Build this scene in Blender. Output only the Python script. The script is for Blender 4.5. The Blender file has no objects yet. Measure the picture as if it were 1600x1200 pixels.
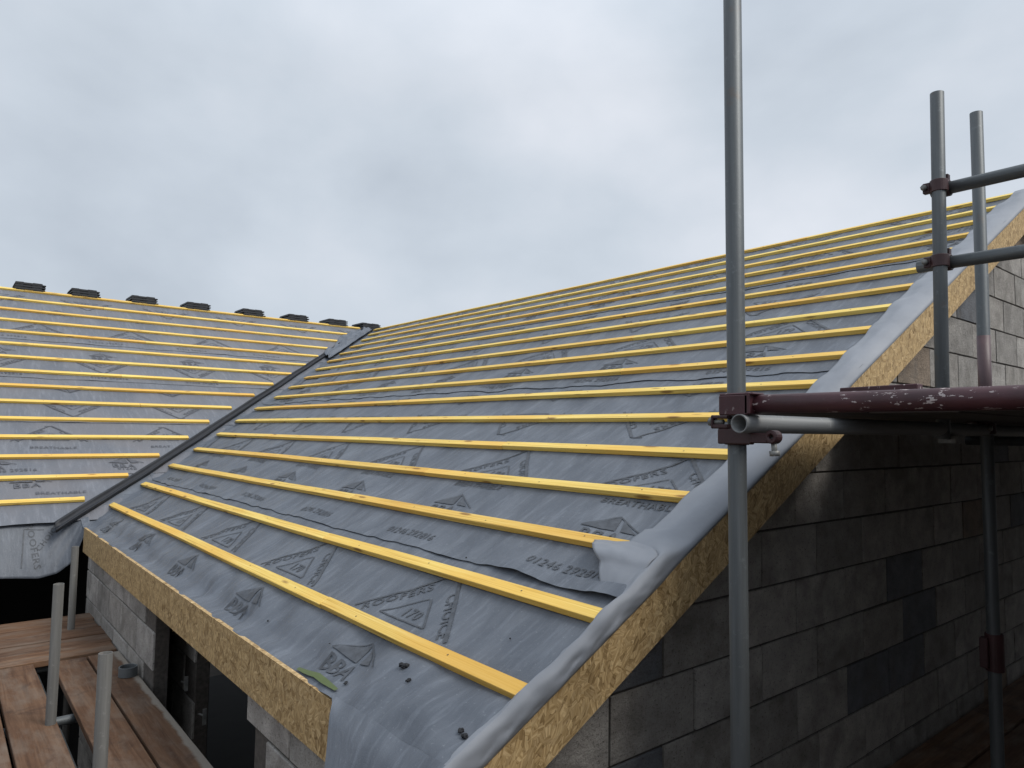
import bpy, bmesh, math, random
from mathutils import Vector, Matrix, noise
from math import sin, cos, tan, pi, radians
random.seed(7)
S = bpy.context.scene
COL = S.collection
# ------------------------------------------------------------------ camera
CP = Vector((1.4614413, -1.2823074, 0.7088474))
R_ = Vector((0.63553078, 0.7719601, 0.01335043))
U_ = Vector((0.04308349, -0.05272337, 0.99767934))
F_ = Vector((-0.77087252, 0.63348074, 0.06676606))
cam = bpy.data.cameras.new("camera")
co = bpy.data.objects.new("camera", cam); COL.objects.link(co)
mw = Matrix((( R_.x, U_.x, -F_.x, CP.x), (R_.y, U_.y, -F_.y, CP.y), (R_.z, U_.z, -F_.z, CP.z), (0, 0, 0, 1)))
co.matrix_world = mw
cam.sensor_width = 36.0; cam.lens = 1093.9167/1600*36
cam.clip_start = 0.05; cam.clip_end = 3000
S.camera = co
# ------------------------------------------------------------------ sky
W = bpy.data.worlds.new("World"); S.world = W; W.use_nodes = True
nt = W.node_tree; N = nt.nodes; LK = nt.links
for n in list(N): N.remove(n)
SUN_EL, SUN_AZ = radians(50), radians(64)
out = N.new("ShaderNodeOutputWorld"); bg = N.new("ShaderNodeBackground"); bg.inputs[1].default_value = 1.0
sky = N.new("ShaderNodeTexSky"); sky.sky_type = 'NISHITA'; sky.sun_disc = False
sky.sun_elevation = SUN_EL; sky.sun_rotation = SUN_AZ
sk = N.new("ShaderNodeVectorMath"); sk.operation = 'SCALE'; sk.inputs['Scale'].default_value = 0.08
LK.new(sky.outputs[0], sk.inputs[0])
tc = N.new("ShaderNodeTexCoord")
mp = N.new("ShaderNodeMapping"); mp.inputs['Scale'].default_value = (1.0, 1.0, 1.6); mp.inputs['Location'].default_value = (0.3, 0.1, 0.45)
LK.new(tc.outputs['Generated'], mp.inputs[0])
n1 = N.new("ShaderNodeTexNoise"); n1.inputs['Scale'].default_value = 1.7; n1.inputs['Detail'].default_value = 7; n1.inputs['Roughness'].default_value = 0.48; n1.inputs['Distortion'].default_value = 0.1
LK.new(mp.outputs[0], n1.inputs['Vector'])
cr = N.new("ShaderNodeValToRGB"); e = cr.color_ramp.elements
e[0].position = 0.30; e[0].color = (0.430, 0.487, 0.565, 1)
e[1].position = 0.70; e[1].color = (0.84, 0.875, 0.945, 1)
m = e.new(0.50); m.color = (0.63, 0.695, 0.775, 1)
LK.new(n1.outputs['Fac'], cr.inputs[0])
mx = N.new("ShaderNodeMix"); mx.data_type = 'RGBA'; mx.inputs[0].default_value = 0.93
LK.new(sk.outputs[0], mx.inputs[6]); LK.new(cr.outputs[0], mx.inputs[7])
# overcast sky: brighter toward the zenith
sp = N.new("ShaderNodeSeparateXYZ"); LK.new(tc.outputs['Generated'], sp.inputs[0])
mr = N.new("ShaderNodeMapRange"); mr.inputs[1].default_value = 0.45; mr.inputs[2].default_value = 1.0; mr.inputs[3].default_value = 1.0; mr.inputs[4].default_value = 1.7
LK.new(sp.outputs['Z'], mr.inputs[0])
ms = N.new("ShaderNodeVectorMath"); ms.operation = 'SCALE'
LK.new(mx.outputs[2], ms.inputs[0]); LK.new(mr.outputs[0], ms.inputs['Scale'])
LK.new(ms.outputs[0], bg.inputs[0]); LK.new(bg.outputs[0], out.inputs[0])
sl = bpy.data.lights.new("sun", 'SUN'); sl.energy = 2.4; sl.angle = radians(25); sl.color = (1.0, 0.96, 0.9)
so = bpy.data.objects.new("sun", sl); COL.objects.link(so)
# Nishita rotation is measured from +Y clockwise
sd = Vector((sin(SUN_AZ)*cos(SUN_EL), cos(SUN_AZ)*cos(SUN_EL), sin(SUN_EL)))
so.rotation_euler = sd.to_track_quat('Z', 'Y').to_euler()
so.location = sd*50
S.view_settings.view_transform = 'Standard'; S.view_settings.look = 'None'
S.view_settings.exposure = 0.0; S.view_settings.gamma = 1.0
try: S.view_settings.use_curve_mapping = False
except Exception: pass
S.cycles.max_bounces = 6; S.cycles.diffuse_bounces = 4

# ------------------------------------------------------------------ materials
class NT:
    def __init__(s, name):
        s.m = bpy.data.materials.new(name); s.m.use_nodes = True; s.t = s.m.node_tree
        s.b = s.t.nodes["Principled BSDF"]
        a = s.t.nodes.new("ShaderNodeAttribute"); a.attribute_name = "loc"; s.loc = a.outputs['Vector']
    def n(s, typ, **kw):
        x = s.t.nodes.new(typ)
        for k, v in kw.items(): setattr(x, k, v)
        return x
    def l(s, a, b): s.t.links.new(a, b)
    def map(s, scale=(1, 1, 1), loc=(0, 0, 0), rot=(0, 0, 0), src=None):
        x = s.n("ShaderNodeMapping"); x.inputs['Scale'].default_value = scale; x.inputs['Location'].default_value = loc; x.inputs['Rotation'].default_value = rot
        s.l(src or s.loc, x.inputs[0]); return x.outputs[0]
    def noise(s, vec, scale, detail=4, rough=0.55, dist=0.0):
        x = s.n("ShaderNodeTexNoise"); x.inputs['Scale'].default_value = scale; x.inputs['Detail'].default_value = detail
        x.inputs['Roughness'].default_value = rough; x.inputs['Distortion'].default_value = dist
        s.l(vec, x.inputs['Vector']); return x.outputs['Fac']
    def ramp(s, fac, stops, interp='LINEAR'):
        x = s.n("ShaderNodeValToRGB"); x.color_ramp.interpolation = interp; el = x.color_ramp.elements
        while len(el) < len(stops): el.new(0.5)
        for e_, (p_, c_) in zip(el, stops):
            e_.position = p_; e_.color = (c_, c_, c_, 1) if isinstance(c_, (int, float)) else (*c_, 1)
        s.l(fac, x.inputs[0]); return x.outputs[0]
    def mix(s, fac, a, b, bt='MIX'):
        x = s.n("ShaderNodeMix", data_type='RGBA', blend_type=bt)
        for i, v in ((0, fac), (6, a), (7, b)):
            if isinstance(v, bpy.types.NodeSocket): s.l(v, x.inputs[i])
            elif i == 0: x.inputs[0].default_value = v
            else: x.inputs[i].default_value = (*v, 1) if not isinstance(v, (int, float)) else (v, v, v, 1)
        return x.outputs[2]
    def math(s, op, a, b=None):
        x = s.n("ShaderNodeMath", operation=op)
        for i, v in enumerate((a, b)):
            if v is None: continue
            if isinstance(v, bpy.types.NodeSocket): s.l(v, x.inputs[i])
            else: x.inputs[i].default_value = v
        return x.outputs[0]
    def bump(s, h, strength=0.3, dist=0.01, prev=None):
        x = s.n("ShaderNodeBump"); x.inputs['Strength'].default_value = strength; x.inputs['Distance'].default_value = dist
        s.l(h, x.inputs['Height'])
        if prev is not None: s.l(prev, x.inputs['Normal'])
        s.l(x.outputs[0], s.b.inputs['Normal']); return x.outputs[0]
    def fin(s, col, rough=0.7, metal=0.0, spec=0.5):
        if isinstance(col, bpy.types.NodeSocket): s.l(col, s.b.inputs['Base Color'])
        else: s.b.inputs['Base Color'].default_value = (*col, 1)
        if isinstance(rough, bpy.types.NodeSocket): s.l(rough, s.b.inputs['Roughness'])
        else: s.b.inputs['Roughness'].default_value = rough
        s.b.inputs['Metallic'].default_value = metal; s.b.inputs['Specular IOR Level'].default_value = spec
        return s.m

def mat_felt(name, base, light, streak_scale, tint=None):
    t = NT(name)
    v1 = t.map((7, 2.0, 3), rot=(0, 0, radians(22)))
    st = t.noise(v1, 1.0*streak_scale, 5, 0.6, 0.4)
    v2 = t.map((34, 5, 3), loc=(3, 1, 0), rot=(0, 0, radians(22)))
    st2 = t.noise(v2, 1.0, 3, 0.6)
    patch = t.noise(t.map((1, 1, 1)), 1.6, 4, 0.55)
    col = t.mix(t.ramp(st, [(0.42, 0.0), (0.74, 0.9)]), base, light)
    col = t.mix(t.math('MULTIPLY', t.ramp(st2, [(0.52, 0.0), (0.75, 1.0)]), 0.45), col, tuple(min(1, c*1.45) for c in light))
    if tint: col = t.mix(t.math('MULTIPLY', t.ramp(patch, [(0.42, 0.0), (0.62, 1.0)]), 0.55), col, tint)
    fine = t.noise(t.map((1, 1, 1)), 420, 2, 0.7)
    speck = t.noise(t.map((1, 1, 1)), 60, 5, 0.75)
    col = t.mix(t.math('MULTIPLY', t.ramp(speck, [(0.60, 0.0), (0.72, 1.0)]), 0.35), col, (0.42, 0.44, 0.47))
    h = t.math('ADD', t.math('MULTIPLY', fine, 0.12), t.math('ADD', t.math('MULTIPLY', t.noise(t.map((5, 1.9, 1), rot=(0, 0, radians(20))), 2.2, 4, 0.6), 0.6), t.math('MULTIPLY', t.noise(t.map((1, 1, 1), loc=(6, 2, 0)), 7, 5, 0.65, 0.8), 0.45)))
    t.bump(h, 0.55, 0.016)
    rg = t.ramp(patch, [(0.3, 0.46), (0.7, 0.60)])
    return t.fin(col, rg, 0, 0.45)
M_FELT = mat_felt("felt_grey", (0.086, 0.099, 0.121), (0.140, 0.156, 0.182), 1.0)
M_FELTL = mat_felt("felt_grey_dusty", (0.112, 0.122, 0.143), (0.168, 0.176, 0.198), 0.8, (0.155, 0.150, 0.160))
def mat_under():
    t = NT("felt_underside")
    a = t.noise(t.map((1, 1, 1)), 3.0, 4, 0.6); f = t.noise(t.map((1, 1, 1)), 500, 2, 0.7)
    col = t.ramp(a, [(0.3, (0.185, 0.200, 0.226)), (0.7, (0.245, 0.260, 0.288))])
    t.bump(t.math('ADD', t.math('MULTIPLY', f, 0.1), t.noise(t.map((1, 1, 1)), 7, 3)), 0.25, 0.01)
    return t.fin(col, 0.55, 0, 0.4)
M_UNDER = mat_under()
def mat_simple(name, c, rough=0.7, var=0.25, scale=20, metal=0.0, bump=0.2):
    t = NT(name)
    a = t.noise(t.map((1, 1, 1)), scale, 5, 0.6)
    col = t.ramp(a, [(0.3, tuple(x*(1-var) for x in c)), (0.7, tuple(min(1, x*(1+var)) for x in c))])
    t.bump(a, bump, 0.004)
    return t.fin(col, rough, metal)
M_PRINT = mat_simple("print_ink", (0.058, 0.065, 0.077), 0.6, 0.35, 30)
M_INKL = mat_simple("print_ink_faded", (0.080, 0.084, 0.098), 0.6, 0.3, 25)
M_NAIL = mat_simple("nail_head", (0.07, 0.05, 0.03), 0.5, 0.2, 20)
M_BLACK = mat_simple("valley_rubber", (0.010, 0.012, 0.017), 0.62, 0.3, 12)
M_TILE = mat_simple("tile_slate_grey", (0.020, 0.022, 0.026), 0.6, 0.35, 25)
M_CRUMB = mat_simple("crumb_dark", (0.012, 0.013, 0.016), 0.8, 0.3, 60)
M_GREEN = mat_simple("green_plastic", (0.085, 0.115, 0.035), 0.6, 0.2, 20)
M_PLAS = mat_simple("grey_plastic", (0.10, 0.11, 0.115), 0.5, 0.15, 20)
M_GROUND = mat_simple("site_ground", (0.09, 0.075, 0.06), 0.95, 0.5, 1.2)
M_DECKSH = mat_simple("plank_shade_dark", (0.035, 0.027, 0.022), 0.9, 0.4, 6)  # darker plank copy: shade under the platform put into the colour
M_BLOCKER = mat_simple("blocker_wall", (0.22, 0.19, 0.17), 0.9, 0.3, 8)  # surface of the added light-blocking walls
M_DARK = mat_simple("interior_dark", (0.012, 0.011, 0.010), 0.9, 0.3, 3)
M_STEEL = mat_simple("zinc_steel", (0.20, 0.20, 0.19), 0.55, 0.35, 40, 0.4)
def mat_batten():
    t = NT("batten_wood")
    oi = t.n("ShaderNodeObjectInfo")
    g = t.noise(t.map((2.2, 150, 150)), 1.0, 5, 0.6, 0.5)
    col = t.ramp(g, [(0.32, (0.46, 0.29, 0.060)), (0.47, (0.76, 0.55, 0.135)), (0.7, (0.88, 0.70, 0.25))])
    big = t.noise(t.map((1.1, 3, 3)), 1.0, 3, 0.5)
    col = t.mix(t.math('MULTIPLY', t.ramp(big, [(0.42, 0.0), (0.62, 1.0)]), 0.65), col, (0.76, 0.45, 0.09))
    var = t.mix(oi.outputs['Random'], (0.92, 0.83, 0.74), (1.06, 1.07, 1.04)); col = t.mix(1.0, col, var, 'MULTIPLY')
    vo = t.n("ShaderNodeTexVoronoi"); vo.inputs['Scale'].default_value = 1.0; t.l(t.map((3.6, 17, 17)), vo.inputs['Vector'])
    k = t.ramp(vo.outputs['Distance'], [(0.10, 1.0), (0.20, 0.0)])
    wn = t.n("ShaderNodeSeparateColor"); t.l(vo.outputs['Color'], wn.inputs[0])
    k = t.math('MULTIPLY', k, t.math('GREATER_THAN', wn.outputs[0], 0.30))
    col = t.mix(t.math('MULTIPLY', k, 0.8), col, (0.22, 0.095, 0.025))
    t.bump(g, 0.15, 0.002)
    return t.fin(col, 0.6, 0, 0.3)
M_BAT = mat_batten()
def mat_osb(name="osb_board", mul=1.0):
    t = NT(name)
    def layer(sc, off, seed):
        v = t.map((1, 1, 1), loc=off)
        wob = t.n("ShaderNodeTexNoise"); wob.inputs['Scale'].default_value = 14; t.l(v, wob.inputs['Vector'])
        vv = t.n("ShaderNodeVectorMath", operation='MULTIPLY_ADD'); t.l(wob.outputs['Color'], vv.inputs[0]); vv.inputs[1].default_value = (0.03, 0.03, 0.03); t.l(v, vv.inputs[2])
        vo = t.n("ShaderNodeTexVoronoi"); vo.inputs['Scale'].default_value = sc; t.l(vv.outputs[0], vo.inputs['Vector'])
        s = t.n("ShaderNodeSeparateColor"); t.l(vo.outputs['Color'], s.inputs[0])
        ang = t.math('MULTIPLY', s.outputs[0], 6.283)
        rv = t.n("ShaderNodeVectorRotate", rotation_type='Z_AXIS'); t.l(v, rv.inputs['Vector']); t.l(ang, rv.inputs['Angle'])
        m_ = t.n("ShaderNodeMapping"); m_.inputs['Scale'].default_value = (9, 105, 60); t.l(rv.outputs[0], m_.inputs[0])
        nz = t.noise(m_.outputs[0], 1.0, 3, 0.6, 0.6)
        return s.outputs[1], nz, vo.outputs['Distance']
    a1, z1, d1 = layer(27, (0, 0, 0), 0)
    a2, z2, d2 = layer(43, (4.3, 1.7, 0), 1)
    pick = t.math('GREATER_THAN', a2, 0.52)
    tone = t.mix(pick, a1, a2)
    strand = t.mix(pick, z1, z2)
    c1 = t.ramp(strand, [(0.30, (0.21*mul, 0.135*mul, 0.058*mul)), (0.46, (0.375*mul, 0.26*mul, 0.125*mul)), (0.66, (0.56*mul, 0.42*mul, 0.235*mul))])
    col = t.mix(1.0, c1, t.ramp(tone, [(0.0, (0.68, 0.63, 0.56)), (0.45, (0.93, 0.91, 0.88)), (1.0, (1.2, 1.18, 1.14))]), 'MULTIPLY')
    slit = t.noise(t.map((1, 1, 1)), 55, 3, 0.7)
    col = t.mix(t.math('MULTIPLY', t.ramp(slit, [(0.60, 0.0), (0.70, 1.0)]), 0.6), col, (0.10*mul, 0.05*mul, 0.02*mul))
    t.bump(t.math('ADD', strand, t.math('MULTIPLY', tone, 0.4)), 0.35, 0.003)
    return t.fin(col, 0.65, 0, 0.25)
M_OSB = mat_osb()
def mat_block():
    t = NT("concrete_block")
    g = t.n("ShaderNodeNewGeometry"); r = g.outputs['Random Per Island']
    base = t.ramp(r, [(0.0, (0.30, 0.285, 0.265)), (0.28, (0.39, 0.37, 0.345)), (0.55, (0.335, 0.315, 0.290)), (0.80, (0.43, 0.405, 0.375)), (0.87, (0.165, 0.172, 0.185)), (0.95, (0.27, 0.215, 0.165)), (0.97, (0.36, 0.345, 0.32))], 'CONSTANT')
    a = t.noise(t.loc, 9, 6, 0.65); col = t.mix(1.0, base, t.ramp(a, [(0.3, 0.72), (0.7, 1.22)]), 'MULTIPLY')
    f = t.noise(t.loc, 85, 5, 0.85); col = t.mix(t.ramp(f, [(0.56, 0.0), (0.63, 0.85)]), col, (0.07, 0.064, 0.058))
    st_ = t.noise(t.map((1.5, 1.5, 1.5), loc=(7, 2, 0)), 2.6, 5, 0.65, 0.6); col = t.mix(t.ramp(st_, [(0.50, 0.0), (0.66, 0.5)]), col, (0.14, 0.128, 0.115))
    f2 = t.noise(t.map((1, 1, 1), loc=(5, 5, 5)), 110, 3, 0.8); col = t.mix(t.ramp(f2, [(0.62, 0.0), (0.75, 0.5)]), col, (0.42, 0.40, 0.37))
    b = t.bump(t.math('ADD', f, t.math('MULTIPLY', t.noise(t.loc, 30, 4, 0.7), 1.2)), 0.9, 0.008)
    return t.fin(col, 0.92, 0, 0.2)
M_BLOCK = mat_block()
M_MORTAR = mat_simple("mortar", (0.075, 0.066, 0.058), 0.95, 0.35, 40, 0, 0.6)
def mat_tube(name, c, streak, rough=0.5, metal=0.35):
    t = NT(name)
    a = t.noise(t.map((30, 30, 1.2)), 1.0, 5, 0.65); b = t.noise(t.loc, 30, 5, 0.7)
    col = t.ramp(a, [(0.3, tuple(x*0.6 for x in c)), (0.6, c), (0.8, streak)])
    col = t.mix(t.ramp(b, [(0.60, 0.0), (0.74, 0.6)]), col, tuple(x*1.7 for x in c))
    col = t.mix(t.ramp(t.noise(t.map((1, 1, 1), loc=(9, 9, 9)), 11, 4, 0.7), [(0.62, 0.0), (0.78, 0.5)]), col, (0.13, 0.085, 0.055))
    t.bump(b, 0.25, 0.002)
    return t.fin(col, rough, metal, 0.4)
M_TUBE = mat_tube("galvanised_tube", (0.115, 0.126, 0.132), (0.21, 0.222, 0.226))
M_TUBEL = mat_tube("galvanised_tube_pale", (0.21, 0.215, 0.215), (0.30, 0.31, 0.30), 0.6, 0.2)
M_TUBER = mat_tube("galvanised_tube_weathered", (0.125, 0.122, 0.115), (0.19, 0.18, 0.165), 0.7, 0.1)
def mat_red(name, red, chip):
    t = NT(name)
    b = t.noise(t.loc, 6, 4, 0.6)
    col = t.ramp(b, [(0.3, tuple(x*0.65 for x in red)), (0.7, tuple(x*1.3 for x in red))])
    ch = t.noise(t.map((1, 1, 0.45)), 75, 4, 0.65); lo = t.noise(t.map((1, 1, 1), loc=(2, 2, 2)), 6, 2)
    k = t.math('MULTIPLY', t.ramp(ch, [(0.61, 0.0), (0.63, 1.0)]), t.ramp(lo, [(0.42, 0.0), (0.52, 1.0)]))
    if chip: col = t.mix(k, col, (0.42, 0.36, 0.35))
    t.bump(ch, 0.3, 0.003)
    return t.fin(col, 0.5, 0.0, 0.5)
M_RED = mat_red("maroon_paint_chipped", (0.055, 0.015, 0.020), True)
M_REDC = mat_red("maroon_coupler", (0.045, 0.016, 0.018), False)
M_REDD = mat_red("maroon_faded_tube", (0.085, 0.050, 0.055), False)
def mat_deck(edge=None):
    t = NT("scaffold_plank")
    oi = t.n("ShaderNodeObjectInfo")
    g = t.noise(t.map((1.6, 26, 26)), 1.0, 6, 0.65, 0.8)
    col = t.ramp(g, [(0.25, (0.060, 0.032, 0.020)), (0.5, (0.128, 0.072, 0.043)), (0.78, (0.205, 0.127, 0.080))])
    d = t.noise(t.map((1.5, 4, 4)), 2.0, 5, 0.65); col = t.mix(t.ramp(d, [(0.45, 0.0), (0.72, 0.75)]), col, (0.19, 0.155, 0.125))
    d2 = t.noise(t.map((1, 1, 1), loc=(3, 8, 1)), 3.2, 5, 0.7, 0.5); col = t.mix(t.ramp(d2, [(0.55, 0.0), (0.7, 0.7)]), col, (0.055, 0.034, 0.026))
    col = t.mix(1.0, col, t.mix(oi.outputs['Random'], (0.8, 0.78, 0.78), (1.15, 1.12, 1.08)), 'MULTIPLY')
    if edge:
        sx = t.n("ShaderNodeSeparateXYZ"); t.l(t.loc, sx.inputs[0])
        k = t.math('ADD', sx.outputs[1], t.math('MULTIPLY', t.noise(t.map((1, 1, 1)), 6, 4, 0.6), 0.07))
        col = t.mix(t.ramp(k, [(edge+0.025, 0.0), (edge+0.04, 0.85)]), col, (0.27, 0.245, 0.21))
    t.bump(g, 0.5, 0.006)
    return t.fin(col, 0.85, 0, 0.2)
M_DECK = mat_deck()
M_DECKD = mat_deck(0.150)

# ------------------------------------------------------------------ builders
def tag(o, label=None, cat=None, group=None, kind=None):
    if label: o['label'] = label
    if cat: o['category'] = cat
    if group: o['group'] = group
    if kind: o['kind'] = kind
    return o
def thing(name, loc, label, cat, group=None):
    o = bpy.data.objects.new(name, None); COL.objects.link(o); o.location = loc; o.empty_display_size = 0.1
    return tag(o, label, cat, group)
def wloc(o):
    v = Vector((0, 0, 0))
    while o is not None: v += o.location; o = o.parent
    return v
class MB:
    def __init__(s): s.v = []; s.f = []; s.l = []; s.mi = []; s.sm = []
    def face(s, pts, locs=None, mi=0, sm=False):
        i = len(s.v); s.v += [Vector(p) for p in pts]; s.l += [Vector(q) for q in (locs or pts)]
        s.f.append(tuple(range(i, i+len(pts)))); s.mi.append(mi); s.sm.append(sm)
    def raw(s, vs, fs, ls=None, mi=0, sm=False):
        i = len(s.v); s.v += [Vector(p) for p in vs]; s.l += [Vector(q) for q in (ls or vs)]
        for f in fs: s.f.append(tuple(i+k for k in f)); s.mi.append(mi); s.sm.append(sm)
    def box(s, o, a, b, c, off=(0, 0, 0), mi=0):
        """o corner, a,b,c edge vectors; loc = lengths"""
        o, a, b, c = map(Vector, (o, a, b, c)); off = Vector(off)
        la, lb, lc = a.length, b.length, c.length
        vs, ls = [], []
        for k in (0, 1):
            for j in (0, 1):
                for i in (0, 1):
                    vs.append(o+a*i+b*j+c*k); ls.append(off+Vector((la*i, lb*j, lc*k)))
        fs = [(0, 2, 3, 1), (4, 5, 7, 6), (0, 1, 5, 4), (2, 6, 7, 3), (0, 4, 6, 2), (1, 3, 7, 5)]
        if a.cross(b).dot(c) < 0: fs = [f[::-1] for f in fs]
        s.raw(vs, fs, ls, mi)
    def prism(s, poly, org, ua, va, na, th, off=(0, 0, 0), mi=0):
        org, ua, va, na = map(Vector, (org, ua, va, na)); off = Vector(off)
        n = len(poly)
        A = [org+ua*x+va*y for x, y in poly]; B = [p+na*th for p in A]
        la = [off+Vector((x, y, 0)) for x, y in poly]; lb = [q+Vector((0, 0, th)) for q in la]
        ar = sum(poly[i][0]*poly[(i+1) % n][1]-poly[(i+1) % n][0]*poly[i][1] for i in range(n))
        flip = (ar > 0) == (ua.cross(va).dot(na)*th > 0)
        fs = [tuple(range(n)), tuple(range(2*n-1, n-1, -1))]+[(i, n+i, n+(i+1) % n, (i+1) % n) for i in range(n)]
        if flip: fs = [f[::-1] for f in fs]
        s.raw(A+B, fs, la+lb, mi)
    def tube(s, p, q, r=0.02415, seg=20, hollow=True, mi=0, jit=0.0):
        p, q = Vector(p), Vector(q); d = (q-p); L = d.length; d.normalize()
        a = d.orthogonal().normalized(); b = d.cross(a)
        off = random.random()*20
        rings = []
        prof = [(0, r-0.004), (0, r-0.0008), (0.0008, r), (L-0.0008, r), (L, r-0.0008), (L, r-0.004)] if hollow else [(0, 0.001), (0, r), (L, r), (L, 0.001)]
        if hollow: prof = [(0.25 if L > 0.6 else L*0.5, r-0.004)]+prof+[(L-0.25 if L > 0.6 else L*0.5, r-0.004)]
        vs, ls, fs = [], [], []
        for t_, rr in prof:
            for k in range(seg):
                an = 2*pi*k/seg; w = a*cos(an)+b*sin(an)
                vs.append(p+d*t_+w*rr); ls.append(Vector((cos(an)*rr*1.0+off, sin(an)*rr, t_+off)))
        for i in range(len(prof)-1):
            for k in range(seg):
                k2 = (k+1) % seg
                fs.append((i*seg+k, i*seg+k2, (i+1)*seg+k2, (i+1)*seg+k))
        # make outward
        s.raw(vs, fs, ls, mi, True)
        if not hollow:
            s.raw([vs[k] for k in range(seg)], [tuple(range(seg))[::-1]], None, mi)
            s.raw([vs[-seg+k] for k in range(seg)], [tuple(range(seg))], None, mi)
    def ring(s, c, d, r0, r1, h, seg=24, a0=0.0, a1=2*pi, mi=0):
        c, d = Vector(c), Vector(d).normalized(); a = d.orthogonal().normalized(); b = d.cross(a)
        n = seg; full = abs(a1-a0-2*pi) < 1e-6; vs = []
        cnt = n if full else n+1
        for k in range(cnt):
            an = a0+(a1-a0)*k/n; w = a*cos(an)+b*sin(an)
            vs += [c-d*h/2+w*r0, c-d*h/2+w*r1, c+d*h/2+w*r1, c+d*h/2+w*r0]
        fs = []
        for k in range(n):
            i, j = 4*k, 4*((k+1) % cnt)
            for q in range(4): fs.append((i+q, j+q, j+(q+1) % 4, i+(q+1) % 4))
        s.raw(vs, fs, None, mi, False)
    def build(s, name, mats, parent=None, bevel=0.0, solid=0.0, weld=False, autosm=False):
        me = bpy.data.meshes.new(name)
        wl = wloc(parent) if parent is not None else Vector((0, 0, 0))
        me.from_pydata([v-wl for v in s.v], [], s.f)
        mats = mats if isinstance(mats, (list, tuple)) else [mats]
        for m_ in mats: me.materials.append(m_)
        at = me.attributes.new("loc", 'FLOAT_VECTOR', 'POINT')
        at.data.foreach_set("vector", [c for l in s.l for c in l])
        me.polygons.foreach_set("material_index", s.mi); me.polygons.foreach_set("use_smooth", s.sm)
        me.validate(); me.update()
        if weld:
            bm = bmesh.new(); bm.from_mesh(me); bmesh.ops.remove_doubles(bm, verts=bm.verts, dist=1e-5)
            bmesh.ops.recalc_face_normals(bm, faces=bm.faces); bm.to_mesh(me); bm.free()
        o = bpy.data.objects.new(name, me); COL.objects.link(o)
        if parent is not None: o.parent = parent
        if bevel:
            md = o.modifiers.new("bevel", 'BEVEL'); md.width = bevel; md.segments = 1; md.limit_method = 'ANGLE'
        if solid:
            md = o.modifiers.new("solid", 'SOLIDIFY'); md.thickness = solid; md.offset = 0
        return o
def grid(mb, nu, nv, pf, lf=None, skip=None, mi=0):
    vs, ls = [], []
    for j in range(nv+1):
        for i in range(nu+1):
            p = pf(i/nu, j/nv); vs.append(p[0]); ls.append(p[1])
    fs = []
    for j in range(nv):
        for i in range(nu):
            if skip and skip((i+.5)/nu, (j+.5)/nv): continue
            a = j*(nu+1)+i; fs.append((a, a+1, a+nu+2, a+nu+1))
    mb.raw(vs, fs, ls, mi, True)
def sms(a, b, x):
    t = max(0.0, min(1.0, (x-a)/(b-a))); return t*t*(3-2*t)
def nz(x, y, z=0.0): return noise.noise(Vector((x, y, z)))

# ------------------------------------------------------------------ roof frames (metres)
TH, TH2 = 0.47936, 0.5134003
c1, s1, t1 = cos(TH), sin(TH), tan(TH)
c2, s2, t2 = cos(TH2), sin(TH2), tan(TH2)
G1, G2 = 0.345, 0.3676543
L2, Z2 = 5.88055, 0.0554553
SR = 16*G1; YR = SR*c1+0.02; ZR = SR*s1+0.01        # ridge of the near roof
XR2 = -L2-14*G2*c2; ZR2 = Z2+14*G2*s2
def xv(y): return -L2-(y*t1-Z2)/t2                     # plan position of the valley
def PM(x, s, h=0.0): return Vector((x, s*c1-h*s1, s*s1+h*c1))
def PL(y, s, h=0.0): return Vector((-L2-s*c2+h*s2, y, Z2+s*s2+h*c2))
def sv(y): return (y*t1-Z2)/s2                         # slope distance of the valley on the left roof

house = thing("house_roof_wing", (-3, 2.5, -3.4), "blockwork house wing with grey felted roof, yellow battens and chipboard edge boards at right", "house")
wing = thing("house_roof_wing", (-9, 0, -3.4), "far left roof wing with pale dusty grey felt, yellow battens and unfinished hanging eave", "house")

# ---- felt height on the near roof
def hfelt(x, s):
    k = round(s/G1); ds = abs(s-k*G1) if 0 <= k <= 16 else 1
    pin = 1-sms(0.025, 0.13, ds)
    h = -0.0275
    sag = 0.5-0.5*cos(2*pi*(x+0.1)/0.6)
    w = -0.007*sag
    w += 0.012*nz(x*2.1, s*1.1, 3)+0.009*nz(x*5.5+s*2.2, s*2.0, 8)
    w += 0.0048*nz(x*13+s*6, s*3.0, 1)
    low = 1-sms(-0.12, 0.02, s)
    w = min(w, 0.004)
    h += w*(1-0.85*pin)
    if low > 0:
        near = sms(-6.0, -1.0, x)
        h += low*(0.020*nz(x*4.0+s*4, s*7, 5)+0.013*nz(x*9-s*6, s*10, 9)+0.004*near)
        h -= 0.020*math.exp(-((s+0.215)/0.045)**2)*(1-sms(-0.95, -0.75, x))
        h += low*0.024*sms(-0.80, -0.62, x)
    if ds < 0.04: h = min(h, -0.0262)
    return h
def PF(x, s, dh=0.0, lap=0.0):
    """point on the near roof's felt, running over the valley onto the other slope"""
    y = s*c1; h = hfelt(x, s)+dh
    zm = y*t1; zl = Z2-(x+L2)*t2-0.012
    d = zl-zm; k = 0.02
    z = (zm+zl+math.sqrt(d*d+k*k))/2 - k/2 if d > -0.4 else zm
    wv = sms(-0.03, 0.08, d)
    hh = h*(1-wv)+(-0.004+0.012*nz(x*6, s*7, 2))*wv+dh*wv
    return Vector((x, y-hh*s1, z+hh*c1))
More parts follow.
